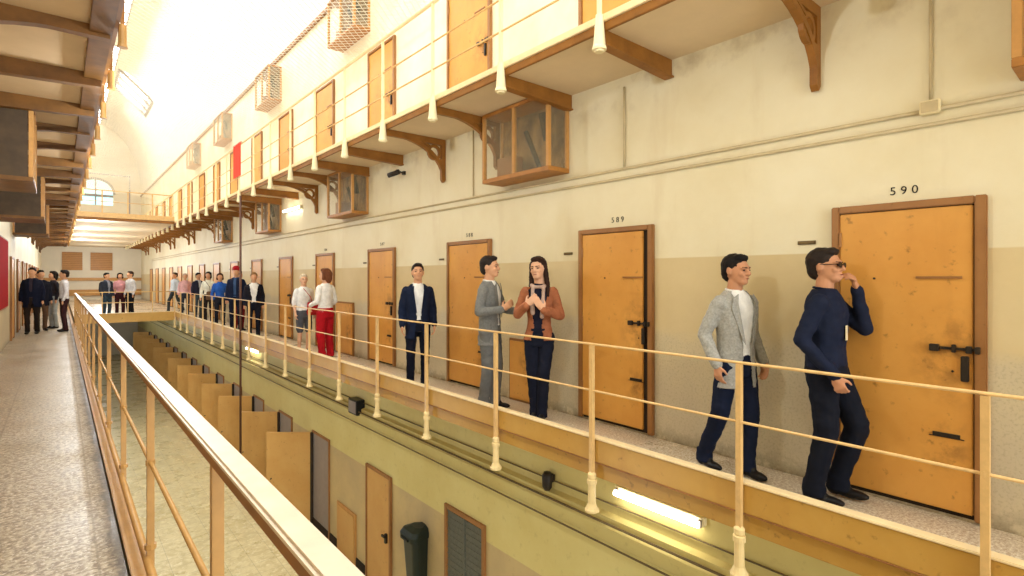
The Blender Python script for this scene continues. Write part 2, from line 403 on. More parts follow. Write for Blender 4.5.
# right, walkway level
pm = MB().box((-.017, -.017, -.08), (.017, .017, .99)).lathe([(.019, 0), (.019, .03)], (0, 0, .605), 10)
pm = pm.mesh('post', M['rail'])
sm = MB().lathe([(.018, 0), (.034, -.02), (.034, -.05), (.028, -.06), (.040, -.065), (.040, -.10), (.030, -.105), (.033, -.26), (.05, -.30), (.058, -.305), (.058, -.325)], (0, 0, -.045), 14).mesh('sleeve', M['sleevel'])
railing('railing', 'thin cream two bar railing in front of the people on the right walkway', ER-.05, lowY[:], [(1.0, .0095, 'rail'), (.62, .0085, 'rail')], pm, sm, 0, Y0+.1, 24.1, 'rail', .012)
# right, upper
pm = MB().box((-.015, -.015, -.05), (.015, .015, 1.1)).mesh('post', M['sleeve'])
sm = MB().lathe([(.03, .05), (.034, .0), (.036, -.02), (.050, -.20), (.058, -.215), (.058, -.235), (.04, -.236), (.038, -.25)], (0, 0, -.03), 14).mesh('sleeve', M['sleeve'])
railing('railing', 'cream three bar railing along the edge of the right upper walkway', ER-.05, [1.60+1.27*k for k in range(-1, 34)], [(1.11, .022, 'kerb'), (.65, .01, 'rail'), (.33, .01, 'rail')], pm, sm, F2, Y0+.1, Y1, 'rail', .012)
# left, upper
pm = MB().box((-.015, -.015, -.05), (.015, .015, 1.1)).mesh('post', M['bracket'])
sm = MB().lathe([(.028, .06), (.03, .0), (.03, -.1), (.040, -.13)], (0, 0, -.05), 10).mesh('sleeve', M['postl'])
railing('railing', 'brown railing of the left upper walkway, overhead at top left', EL-.0, [.3+1.31*k for k in range(1, 34)], [(1.11, .02, 'rail'), (.65, .01, 'rail')], pm, sm, F2, Y0+.1, Y1, 'rail', .012)
# left, beside the camera
o = empty('railing', (.40, Y0, 0), 'heavy cream topped handrail on ochre posts beside the camera, left foreground', 'railing')
MB().box((-.036, 0, .975), (.036, 32.0, 1.0)).build('handrail', M['railtop'], o, bevel=.008)
MB().box((-.03, 0, .945), (.03, 32.0, .974)).build('handrail_core', M['bracket'], o)
MB().tube((0, 0, .48), (0, 32.0, .48), .012).build('lower_rail', M['postl'], o, smooth=True)
MB().tube((-.018, 0, -.075), (-.018, 32.0, -.075), .024).build('foot_rail', M['postl'], o, smooth=True)
pm = MB().box((-.018, -.018, -.12), (.018, .018, .95)).lathe([(.03, 0), (.03, .03)], (0, 0, -.02), 8).lathe([(.024, 0), (.024, .03)], (0, 0, .465), 8).mesh('post', M['postl'])
for k in range(-3, 14):
    p = put('post', pm, o); p.location = (0, 2.0+1.72*k-Y0, 0)

# ------------------------------------------------------------------ bridges
b = empty('footbridge', (0, 24.1, 0), 'ochre footbridge joining both walkways, with a small group standing on it', 'footbridge')
MB().box((.41, 0, -.05), (ER-.03, 1.45, 0)).build('deck', M['terrazzo2'], b)
MB().box((.41, -.06, -.10), (ER-.03, -.005, .23)).build('front_beam', M['girder'], b, bevel=.005)
MB().box((.42, -.08, .23), (ER-.04, .0, .25)).build('top_flange', M['kerb'], b)
fr = MB().tube((.42, -.03, 1.0), (ER-.04, -.03, 1.0), .014).tube((.42, -.03, .62), (ER-.04, -.03, .62), .011)
fr.build('handrail', M['rail'], b, smooth=True)
for x in (1.15, 1.9, 2.65): MB().box((x-.015, -.045, .25), (x+.015, -.015, 1.0)).build('post', M['rail'], b)
b = empty('footbridge', (0, 24.1, F2), 'upper footbridge crossing between the two upper walkways at the far end', 'footbridge')
MB().box((.43, 0, -.06), (ER-.04, 1.45, 0)).build('deck', M['soffit_r'], b)
MB().box((.43, -.06, -.08), (ER-.04, -.005, .20)).build('front_beam', M['bracket'], b, bevel=.005)
MB().box((.43, -.09, .02), (ER-.04, -.061, .20)).build('face_board', M['rail'], b, bevel=.005)
MB().tube((.46, -.03, 1.0), (ER-.09, -.03, 1.0), .018).tube((.46, -.03, .6), (ER-.09, -.03, .6), .012).build('handrail', M['rail'], b, smooth=True)
for x in (1.15, 1.9, 2.65): MB().box((x-.02, -.05, .2), (x+.02, -.01, 1.0)).build('post', M['rail'], b)
g = empty('gate_frame', (0, 24.4, F2), 'dark thin metal frame standing on the upper footbridge', 'metal frame')
MB().box((.5, 0, 0), (.54, .04, 1.6)).build('upright', M['grey'], g); MB().box((1.96, 0, 0), (2.0, .04, 1.6)).build('upright', M['grey'], g)
MB().box((.5, 0, 1.6), (2.0, .04, 1.64)).build('crossbar', M['grey'], g)

# ------------------------------------------------------------------ cell doors
DN = [0]
def lockset():
    """bolt, lock plate and slots on the opening side, local: door in YZ plane facing -X, y from 0 (near) to -? """
def cell_door(x, ya, yb, z0, h, label, face=-1, detail=True, md='door', gapw=.006):
    """ya<yb along the wall; face -1: door looks to -X"""
    DN[0] += 1
    o = empty('door_%d' % DN[0], (x, ya, z0), label, 'cell door', kind='structure')
    w = yb-ya; s = face
    f = MB().box((0, 0, 0), (s*.045, .06, h)).box((0, w-.05, 0), (s*.045, w, h)).box((0, .06, h-.05), (s*.045, w-.05, h))
    f.build('door_frame', M['frame'], o, bevel=.006)
    MB().box((0, .06, .0), (s*.004, w-.05, h-.05)).build('dark_recess', M['darkgap'], o)  # dark sheet painting the deep shadow in the gap beside the leaf
    MB().box((s*.005, .062+gapw, .03), (s*.03, w-.052, h-.055)).build('door_leaf', M[md], o, bevel=.006)
    if detail:
        l = MB().box((s*.03, .07, 1.065), (s*.05, .28, 1.082)).box((s*.03, .235, 1.05), (s*.062, .285, 1.095)).box((s*.03, .07, 1.05), (s*.062, .10, 1.095)).box((s*.03, .15, 1.05), (s*.06, .17, 1.10))
        l.box((s*.03, .03, 1.05), (s*.062, .055, 1.095)).box((s*.03, .055, 1.065), (s*.05, .07, 1.082))
        l.build('bolt', M['dark'], o, bevel=.003)
        MB().box((s*.03, .085, .87), (s*.055, .125, 1.03)).box((s*.03, .16, .92), (s*.04, .175, .935)).build('lock', M['dark'], o, bevel=.004)
        MB().box((s*.03, .12, 1.52), (s*.042, .36, 1.535)).build('hatch_bar', M['frame'], o)
        MB().box((s*.03, .13, .5), (s*.04, .27, .525)).box((s*.03, .11, .495), (s*.036, .29, .5)).build('slot', M['dark'], o)
        MB().tube((s*.03, .60, 1.52), (s*.036, .60, 1.52), .008).build('peephole', M['dark'], o)
        hg = MB()
        for hz in (.3, 1.0, 1.75): hg.tube((s*.036, w-.055, hz), (s*.036, w-.055, hz+.1), .011)
        hg.build('hinges', M['frame'], o)
    return o
c1 = [(.645, 1.515), (3.08, 4.05), (5.63, 6.68), (8.3, 9.34), (10.97, 12.0)]
for k in range(5, 16): c1.append((10.97+2.62*(k-4), 12.0+2.62*(k-4)))
where = ['marked 590, behind the man with his hand to his mouth', 'marked 589, just right of the woman in the orange cardigan', 'third along the right walkway, behind the man in the grey suit',
         'fourth along the right walkway, left of the man in the navy suit', 'fifth along the right walkway, behind the pair in white shirts']
for k, (a, b_) in enumerate(c1):
    lab = 'ochre cell door '+(where[k] if k < 5 else '%s along the right walkway counting from door 590' % ORD[k])
    cell_door(WR, a, b_, .02, 2.04, lab, detail=k < 9, gapw=(.006, .06, .01, .02)[k % 4])
for k, (a, b_) in enumerate(c1):
    cell_door(WR, a, b_, F2, 2.04, 'ochre cell door on the right upper walkway, directly above the %s door of the row below' % ORD[k], detail=k < 6)
for k in range(0, 14):
    a = 4.6+2.62*k
    if k == 4: continue
    cell_door(WL, a, a+1.0, 0, 2.05, 'ochre cell door in the left walkway wall, %s from the camera' % ORD[k-(k > 4)], face=1, detail=False)
# numbers and name plates
def text(s, loc, size, rot, m, name, label, cat, group=None):
    cu = bpy.data.curves.new(name, 'FONT'); cu.body = s; cu.size = size; cu.extrude = .0015; cu.align_x = 'CENTER'; cu.space_character = 1.6; cu.offset = 0
    t = bpy.data.objects.new('tmp', cu); C.objects.link(t)
    me = bpy.data.meshes.new_from_object(t.evaluated_get(bpy.context.evaluated_depsgraph_get()))
    bpy.data.objects.remove(t)
    me.materials.clear(); me.materials.append(m)
    o = put(name, me); o.location = loc; o.rotation_euler = rot
    return tag(o, label, cat, group)
bpy.context.view_layer.update()
for k, num in enumerate(('590', '589', '588', '587', '586')):
    a, b_ = c1[k]
    text(num, (WR-.002, (a+b_)/2+(.0, -.03, 0, 0, 0)[k], 2.115), (.078, .078, .074, .074, .074)[k], (pi/2, 0, -pi/2), M['ink'], 'door_number', 'black stencilled number %s on the plaster above its cell door' % num, 'number', 'stencilled cell numbers')
for k, (a, b_) in enumerate(c1[:8]):
    o = MB().box((-.012, 0, 0), (0, .13, .028)).box((-.018, .01, .006), (-.012, .12, .022)).build('name_plate', M['plate'], bevel=.002)
    o.location = (WR, b_+.12, 1.80)
    tag(o, 'small tarnished name plate on the wall just left of the %s cell door' % (ORD[k] if k else 'door marked 590,'), 'name plate', 'name plates beside the cell doors')
# low hatches in the wall of the first floor
for i, (a, b_, h, lab) in enumerate(((4.72, 5.25, .78, 'low ochre hatch in the wall behind the woman in the orange cardigan'), (10.0, 10.85, 1.05, 'low ochre hatch in the wall right of the person in red trousers'))):
    o = empty('wall_hatch', (WR, a, 0), lab, 'hatch')
    MB().box((-.03, 0, .0), (0, b_-a, h)).build('frame', M['frame'], o, bevel=.004)
    MB().box((-.045, .03, .03), (-.03, b_-a-.03, h-.03)).build('panel', M['door'], o, bevel=.004)
# ground floor: one closed door, open doors standing out, window, low panel
cell_door(WG, 8.05, 9.0, GZ+.02, 2.02, 'closed narrow ochre door on the ground floor beside the dark bin', detail=False, md='doorg')
h = MB().box((-.07, .12, .9), (-.03, .17, 1.05)).box((-.1, .12, 1.0), (-.07, .22, 1.03)).build('door_handle', M['dark'], bpy.data.objects['door_%d' % DN[0]])
def open_door(y, lab):
    DN[0] += 1
    o = empty('door_%d' % DN[0], (WG, y, GZ), lab, 'cell door', kind='structure')
    MB().box((-.03, -.98, 0), (.0, -.93, 2.04)).box((-.03, -.05, 0), (0, 0, 2.04)).box((-.03, -.93, 1.99), (0, -.05, 2.04)).build('door_frame', M['frame'], o, bevel=.004)
    MB().box((-.012, -.93, 0), (0, -.05, 1.99)).build('inner_gate', M['grey'], o)
    T = Matrix.Translation((-.035, 0, 0)) @ Matrix.Rotation(R(50.5), 4, 'Z')
    leaf = MB().box((-.03, .0, .03), (.03, .96, 1.99), T).build('door_leaf', M['doorg'], o, bevel=.006)
    MB().box((-.05, -.05, .03), (.06, .006, 1.99), T).build('edge_strip', M['darkgap'], o)
    MB().tube(T @ Vector((.03, .85, 1.0)), T @ Vector((.07, .85, 1.0)), .012).tube(T @ Vector((-.03, .85, 1.0)), T @ Vector((-.07, .85, 1.0)), .012).build('bolt', M['dark'], o)
    return o
for k in range(13):
    open_door(11.70+2.30*k if k < 8 else 11.7+2.3*k, 'ochre ground floor cell door swung open, %s of the row nearest first' % ORD[k])
o = empty('window_13', (WG, 5.5, -2.95), 'brown framed window with grey mesh panes on the ground floor wall, bottom centre', 'window', kind='structure')
MB().box((-.04, 0, 0), (0, .06, 1.3)).box((-.04, .88, 0), (0, .94, 1.3)).box((-.04, .06, 1.24), (0, .88, 1.3)).box((-.04, .06, 0), (0, .88, .06)).build('window_frame', M['frame'], o, bevel=.004)
MB().box((-.012, .06, .06), (0, .88, 1.24)).build('pane', M['louvre'], o)
f = MB().box((-.03, .45, .06), (-.012, .49, 1.24))
for j in range(14): f.box((-.02, .06, .10+j*.085), (-.012, .88, .115+j*.085))
f.build('slats', M['louvre'], o)
o = empty('wall_hatch', (WG, 9.45, GZ), 'low tan panel against the ground floor wall left of the closed door', 'hatch')
MB().box((-.03, 0, 0), (0, .86, .95)).build('frame', M['woodl'], o, bevel=.004)
MB().box((-.045, .05, .05), (-.03, .81, .9)).build('panel', M['doorg'], o, bevel=.004)
# bin hung on the wall
o = empty('waste_bin', (WG, 7.05, -2.95), 'dark green lidded bin fixed to the ground floor wall between door and window', 'bin')
def rr(w, d, z, n=6, r=.08):
    pts = []
    for cxx, cyy, a0 in ((w/2-r, -d+r, -pi/2), (w/2-r, -r*.3, 0), (-w/2+r, -r*.3, pi/2), (-w/2+r, -d+r, pi)):
        for i in range(n): 
            t = a0+pi/2*i/(n-1); rr_ = r if cyy < -r*.5 else r*.3
            pts.append((cyy+rr_*sin(t), cxx+rr_*cos(t), z))
    return pts
def loft(rings):
    mb = MB(); n = len(rings[0]); vs = [p for r_ in rings for p in r_]
    fs = [(j*n+i, j*n+(i+1) % n, (j+1)*n+(i+1) % n, (j+1)*n+i) for j in range(len(rings)-1) for i in range(n)]
    fs += [tuple(range(n))[::-1], tuple(range((len(rings)-1)*n, len(rings)*n))]
    return mb.add(vs, fs)
loft([rr(.32, .24, 0), rr(.38, .28, .62)]).build('bin_body', M['bin'], o, smooth=False)
loft([rr(.43, .32, .63), rr(.43, .32, .70), rr(.38, .28, .76), rr(.24, .18, .79)]).build('lid', M['bin'], o)
MB().box((-.345, -.1, .64), (-.315, .1, .67)).build('handle', M['black'], o, bevel=.004)

# ------------------------------------------------------------------ glazed wooden cabinets under the galleries
def cabinet(x, y, z, w, d, h, face, label, group):
    o = empty('wall_cabinet', (x, y, z), label, 'cabinet', group); s = face
    MB().box((0, 0, 0), (s*d, w, .05)).build('bottom_board', M['wood' if s < 0 else 'bracketl'], o, bevel=.004)
    MB().box((0, 0, h-.04), (s*d, w, h)).build('top_board', M['wood'], o, bevel=.004)
    MB().box((0, .02, .05), (s*.012, w-.02, h-.04)).build('back_board', M['cabback' if s < 0 else 'cabdark'], o)
    for yy in (0, w/2-.02, w-.045): MB().box((s*(d-.045), yy, .05), (s*d, yy+.045, h-.04)).build('stile', M['woodl'], o, bevel=.004)
    for yy in (0, w-.04): MB().box((0, yy, .05), (s*.04, yy+.04, h-.04)).build('stile', M['woodl'], o, bevel=.004)
    MB().box((s*(d-.025), .05, .05), (s*(d-.02), w-.05, h-.04)).build('glass', M['glass'], o)
    MB().box((s*.05, .015, .05), (s*(d-.05), .02, h-.04)).build('glass' if s < 0 else 'side_panel', M['glass' if s < 0 else 'cabdark'], o)
    MB().tube((s*.1, w*.3, .06), (s*.18, w*.45, .55), .03).build('old_pipe', M['darkgap'], o)
    MB().box((s*.05, w*.62, .06), (s*.22, w*.86, .30)).build('old_set', M['frame'], o)
    MB().tube((s*.12, w*.2, .4), (s*.2, w*.2, .7), .045).build('old_lamp', M['darkgap'], o)
    return o
for k, y in enumerate((-.70, 4.22, 9.37, 14.52, 19.67)):
    cabinet(WR, y, 2.72, 1.2, .33, .86, -1, 'glazed wooden cabinet hung under the right upper walkway, %s from the right edge' % ORD[k], 'cabinets under the right upper walkway')
for k, y in enumerate((9.3, 14.5, 19.7, 24.9)):
    cabinet(WR, y, 6.10, 1.25, .33, .9, -1, 'pale wooden cabinet high on the top storey right wall, %s counting from the top edge' % ORD[k], 'cabinets on the top storey wall')
for k, y in enumerate((8.22, 13.46, 18.70)):
    cabinet(WL, y, 2.64, 1.15, .70, .93, 1, 'dark glazed cabinet under the left upper walkway, %s from the camera' % ORD[k], 'cabinets under the left upper walkway')

# ------------------------------------------------------------------ pipes, lamps, small things on walls
def pipe(name, m, pts, r, label, cat):
    mb = MB()
    for a, b_ in zip(pts, pts[1:]): mb.tube(a, b_, r)
    return tag(mb.build(name, M[m], smooth=True), label, cat)
pipe('conduit', 'conduit', [(WR-.015, Y0, 2.65), (WR-.015, 40, 2.65)], .013, 'upper of two long painted conduits running along the right wall above the doors', 'conduit')
pipe('conduit', 'conduit', [(WR-.015, Y0, 2.555), (WR-.015, 40, 2.555)], .013, 'lower of two long painted conduits running along the right wall above the doors', 'conduit')
pipe('conduit', 'conduit', [(WR-.015, .93, SZ), (WR-.015, .93, 2.71)], .010, 'vertical conduit dropping to the white junction box at upper right', 'conduit')
pipe('conduit', 'conduit', [(WR-.015, 3.44, 3.48), (WR-.015, 3.44, 2.67)], .012, 'short vertical grey conduit on the wall above and right of door 589', 'conduit')
pipe('conduit', 'conduit', [(WR-.012, 6.05, SZ), (WR-.012, 6.05, 2.67)], .009, 'thin vertical conduit left of the large glazed cabinet', 'conduit')
o = empty('junction_box', (WR, .93, 2.66), 'white junction box on the conduits at upper right', 'junction box')
MB().box((-.05, -.055, -.04), (0, .055, .05)).build('box', M['sleeve'], o, bevel=.006)
MB().box((-.056, -.045, -.03), (-.05, .045, .04)).build('cover', M['conduit'], o, bevel=.002)
pipe('cable', 'cable', [(WG-.115, Y0, -.86), (WG-.115, 40, -.86)], .012, 'dark cable laid along the string course below the right walkway', 'cable')
pipe('cable', 'cable', [(WG-.075, Y0, -1.10), (WG-.075, 40, -1.10)], .010, 'lower dark cable under the string course on the ground floor wall', 'cable')
pipe('cable', 'cable', [(WG-.02, Y0, -.70), (WG-.02, 3.0, -.70), (WG-.02, 9.0, -.72), (WG-.02, 30, -.70)], .008, 'thin cable on the yellow wall just above the string course', 'cable')
def tube_lamp(x, y, z, L, label, name='fluorescent_lamp'):
    o = empty(name, (x, y, z), label, 'lamp')
    MB().box((-.05, 0, -.02), (0, L, .05)).build('lamp_body', M['sleeve'], o, bevel=.005)
    MB().box((-.075, .02, -.03), (-.05, .05, .03)).box((-.075, L-.05, -.03), (-.05, L-.02, .03)).build('end_cap', M['grey'], o)
    MB().tube((-.085, .03, -.0), (-.085, L-.03, -.0), .028).build('tube', M['tube'], o, smooth=True)
    return o
tube_lamp(WG, 2.42, -.54, .95, 'lit fluorescent tube lamp on the yellow wall under the right walkway')
tube_lamp(WR, 12.9, 3.2, 1.2, 'lit fluorescent lamp on the wall under the upper walkway, between two cabinets')
tube_lamp(WG, 15.6, -.5, 1.2, 'lit lamp far along the yellow wall under the right walkway')
o = empty('loudspeaker', (WG, 9.1, -.93), 'small black loudspeaker box on the yellow wall under the right walkway', 'loudspeaker')
MB().box((-.16, 0, 0), (0, .36, .27)).build('cabinet', M['black'], o, bevel=.008)
MB().box((-.168, .03, .03), (-.16, .33, .24)).build('grille', M['grey'], o)
o = empty('loudspeaker', (WG, 4.28, -.80), 'dark round wall fitting under the right walkway left of the lit lamp', 'wall fitting')
MB().box((-.05, -.03, .08), (0, .03, .16)).build('arm', M['dark'], o)
MB().lathe([(.03, 0), (.055, .04), (.06, .16), (.04, .2)], (-.09, 0, 0), 12).build('housing', M['dark'], o, smooth=True)
# cctv like fittings near the brackets
for i, (y, lab) in enumerate(((8.0, 'small dark camera on the wall between two brackets, left of the arched bracket'), (-.1, 'small dark fitting under the soffit at top right'))):
    o = empty('wall_camera', (WR, y, 3.28), lab, 'camera')
    MB().box((-.04, -.03, -.03), (0, .03, .03)).tube((-.04, 0, 0), (-.16, .0, .03), .014).build('arm', M['dark'], o)
    MB().tube((-.14, -.06, .0), (-.24, .12, -.05), .04).build('body', M['dark'], o, smooth=True)
# iron column
o = empty('iron_column', (3.36, 14.25, GZ), 'thin dark iron column rising from the ground floor past both walkways', 'column')
MB().tube((0, 0, 0), (0, 0, SZ-GZ-.06), .026).build('shaft', M['column'], o, smooth=True)
MB().lathe([(.08, 0), (.08, .05), (.05, .12), (.04, .15)], (0, 0, 0), 12).build('base', M['frame'], o)
# red things
o = empty('notice_board', (WL, 13.55, .9), 'dark red board on the left walkway wall at the left edge', 'board')
MB().box((0, 0, 0), (.04, 3.0, 1.45)).build('panel', M['red'], o, bevel=.005)
MB().box((0, -.03, -.03), (.03, 3.03, 1.48)).build('frame', M['frame'], o)
o = MB()
n = 10
for i in range(n):
    y0, y1 = i*.07, (i+1)*.07; q0, q1 = .012*sin(i*1.9), .012*sin((i+1)*1.9)
    o.prism([(-.03+q0, y0), (-.042+q0, y0), (-.042+q1, y1), (-.03+q1, y1)], 'z', -.78, .02)
o.box((-.042, 0, .02), (.05, .7, .035))
o = o.build('red_cloth', M['redcloth']); o.location = (ER-.05, 14.0, F2+1.115)
tag(o, 'faded red cloth hung over the railing of the right upper walkway', 'cloth')
# safety net stretched between the two upper railings
mb = MB(); zN = F2+1.12; xa, xb = EL+.05, ER-.05; sp = .11; r = .0022
y = .6-(xb-xa)
while y < 24:
    for sg in (1, -1):
        p = [(xa, y), (xb, y+(xb-xa))] if sg == 1 else [(xa, y+(xb-xa)), (xb, y)]
        (x0, y0), (x1, y1) = p; zz = zN+(0 if sg == 1 else .004)
        k = r*.707
        nx, ny = (k, -k) if sg == 1 else (k, k)
        mb.add([(x0-nx, y0-ny, zz-r), (x0+nx, y0+ny, zz-r), (x1+nx, y1+ny, zz-r), (x1-nx, y1-ny, zz-r), (x0-nx, y0-ny, zz+r), (x0+nx, y0+ny, zz+r), (x1+nx, y1+ny, zz+r), (x1-nx, y1-ny, zz+r)],
               [(0,1,2,3), (4,7,6,5), (0,4,5,1), (2,6,7,3), (1,5,6,2), (0,3,7,4)])
    y += sp
tag(mb.build('safety_net', M['net']), 'pale diamond mesh safety net stretched across the void between the upper railings', 'safety net')

# ------------------------------------------------------------------ people
class Clay:
    def __init__(s): s.v = []; s.f = []
    def add(s, vs, fs):
        o = len(s.v); s.v += [Vector(v) for v in vs]; s.f += [tuple(i+o for i in f) for f in fs]
    def ell(s, c, r, M3=None, n=16, m=10):
        c = Vector(c); vs = []
        for j in range(1, m):
            t = pi*j/m
            for i in range(n):
                p = 2*pi*i/n; v = Vector((r[0]*sin(t)*cos(p), r[1]*sin(t)*sin(p), r[2]*cos(t)))
                vs.append(c+(M3 @ v if M3 else v))
        for q in (r[2], -r[2]):
            v = Vector((0, 0, q)); vs.append(c+(M3 @ v if M3 else v))
        T, B = len(vs)-2, len(vs)-1; fs = []
        for j in range(m-2):
            for i in range(n): fs.append((j*n+i, (j+1)*n+i, (j+1)*n+(i+1) % n, j*n+(i+1) % n))
        for i in range(n): fs.append((T, i, (i+1) % n)); fs.append((B, (m-2)*n+(i+1) % n, (m-2)*n+i))
        s.add(vs, fs)
    def cap(s, a, b, ra, rb=None, n=14):
        rb = ra if rb is None else rb; a, b = Vector(a), Vector(b); d = b-a; L = d.length
        if L < 1e-5: return
        d /= L; u = d.orthogonal().normalized(); w = d.cross(u); vs = []
        rings = [(-ra*.95, ra*.3), (-ra*.7, ra*.71), (0, ra), (L*.5, (ra+rb)/2), (L, rb), (L+rb*.7, rb*.71), (L+rb*.95, rb*.3)]
        for t, r_ in rings: vs += [a+d*t+r_*(cos(2*pi*i/n)*u+sin(2*pi*i/n)*w) for i in range(n)]
        k = len(rings)
        fs = [(j*n+i, j*n+(i+1) % n, (j+1)*n+(i+1) % n, (j+1)*n+i) for j in range(k-1) for i in range(n)]
        fs += [tuple(range(n))[::-1], tuple(range((k-1)*n, k*n))]
        s.add(vs, fs)
    def loft(s, secs, n=20):
        """secs: (centre, rx, ry) horizontal ellipses bottom to top"""
        vs = []
        for c, rx, ry in secs: vs += [Vector((c[0]+rx*cos(2*pi*i/n), c[1]+ry*sin(2*pi*i/n), c[2])) for i in range(n)]
        k = len(secs)
        fs = [(j*n+i, j*n+(i+1) % n, (j+1)*n+(i+1) % n, (j+1)*n+i) for j in range(k-1) for i in range(n)]
        fs += [tuple(range(n))[::-1], tuple(range((k-1)*n, k*n))]
        s.add(vs, fs)
    def xf(s, T, i0):
        for i in range(i0, len(s.v)): s.v[i] = T @ s.v[i]
    def mesh(s, name, m, vox, fold=0, cut=None, thick=0, smooth=2, fs=9):
        me = bpy.data.meshes.new(name); me.from_pydata([tuple(v) for v in s.v], [], s.f)
        bm = bmesh.new(); bm.from_mesh(me); bmesh.ops.recalc_face_normals(bm, faces=bm.faces); bm.to_mesh(me); bm.free()
        o = bpy.data.objects.new('tmp', me); C.objects.link(o)
        md = o.modifiers.new('r', 'REMESH'); md.mode = 'VOXEL'; md.voxel_size = vox
        if smooth: sm_ = o.modifiers.new('s', 'SMOOTH'); sm_.iterations = smooth; sm_.factor = .5
        bpy.context.view_layer.update()
        dg = bpy.context.evaluated_depsgraph_get()
        out = bpy.data.meshes.new_from_object(o.evaluated_get(dg)); bpy.data.objects.remove(o)
        bm = bmesh.new(); bm.from_mesh(out)
        if fold:
            bm.normal_update()
            for v in bm.verts:
                p = v.co; q = noise.noise(Vector((p.x*fs, p.y*fs, p.z*fs*1.8)))+.5*noise.noise(Vector((p.x*fs*2.3+5, p.y*fs*2.3, p.z*fs*3.5)))
                v.co += v.normal*q*fold
        if cut:
            bmesh.ops.delete(bm, geom=[v for v in bm.verts if cut(v.co)], context='VERTS')
            if thick:
                loose = [v for v in bm.verts if not v.link_faces]
                bmesh.ops.delete(bm, geom=loose, context='VERTS'); bm.normal_update()
                vl = list(bm.verts); fl = list(bm.faces); be = [e for e in bm.edges if len(e.link_faces) == 1]
                inner = {v: bm.verts.new(v.co-v.normal*thick) for v in vl}
                for f_ in fl: bm.faces.new([inner[v] for v in reversed(f_.verts)])
                for e in be:
                    a_, b_ = e.verts
                    try: bm.faces.new([b_, a_, inner[a_], inner[b_]])
                    except ValueError: pass
                bmesh.ops.recalc_face_normals(bm, faces=bm.faces)
        bm.to_mesh(out); bm.free(); out.name = name
        out.materials.clear(); out.materials.append(m)
        for p in out.polygons: p.use_smooth = True
        return out

SKIN = {'a': (214, 160, 122), 'b': (196, 140, 104), 'c': (222, 172, 138)}
def skin(k): return cloth('skin_'+k, SKIN[k], .12, 8, .5)

BASE = dict(hip_r=(.09, 0, .92), hip_l=(-.09, 0, .92), kn_r=(.10, .02, .50), kn_l=(-.10, .02, .50), an_r=(.10, -.03, .09), an_l=(-.10, -.03, .09),
            sh_r=(.172, -.005, 1.395), sh_l=(-.172, -.005, 1.395), el_r=(.222, -.03, 1.12), el_l=(-.222, -.03, 1.12), wr_r=(.225, .05, .89), wr_l=(-.225, .05, .89),
            hd_r=(0, .15, -1), hd_l=(0, .15, -1), hn_r=(-1, 0, 0), hn_l=(1, 0, 0), fa_r=0, fa_l=0)
def hand(cl, w, d, n, thumb_side, curl=25):
    w, d, n = Vector(w), Vector(d).normalized(), Vector(n).normalized(); n = (n-d*n.dot(d)).normalized(); s_ = d.cross(n)
    M3 = Matrix((s_, d, n)).transposed()
    cl.ell(w+d*.045, (.040, .052, .017), M3); cl.cap(w-d*.02, w+d*.03, .025, .024)
    for k in range(4):
        L = (.036, .041, .038, .030)[k]
        q = (k-1.5)*thumb_side
        b0 = w+d*.085+s_*(-q*.0205); c1_, c2_ = R(curl+4*k), R(curl*2.3+5*k)
        d1 = d*cos(c1_)+n*sin(c1_); d2 = d*cos(c2_)+n*sin(c2_)
        cl.cap(b0-d1*.012, b0+d1*L, .0098, .0088, 8); cl.cap(b0+d1*L, b0+d1*L+d2*L*.9, .0088, .0075, 8)
    tb = w+d*.022+s_*(thumb_side*.030); d1 = (d*.65+s_*thumb_side*.7+n*.35).normalized(); d2 = (d*.85+s_*thumb_side*.25+n*.45).normalized()
    cl.cap(tb-d1*.01, tb+d1*.036, .0125, .0105, 8); cl.cap(tb+d1*.036, tb+d1*.036+d2*.032, .0105, .0085, 8)

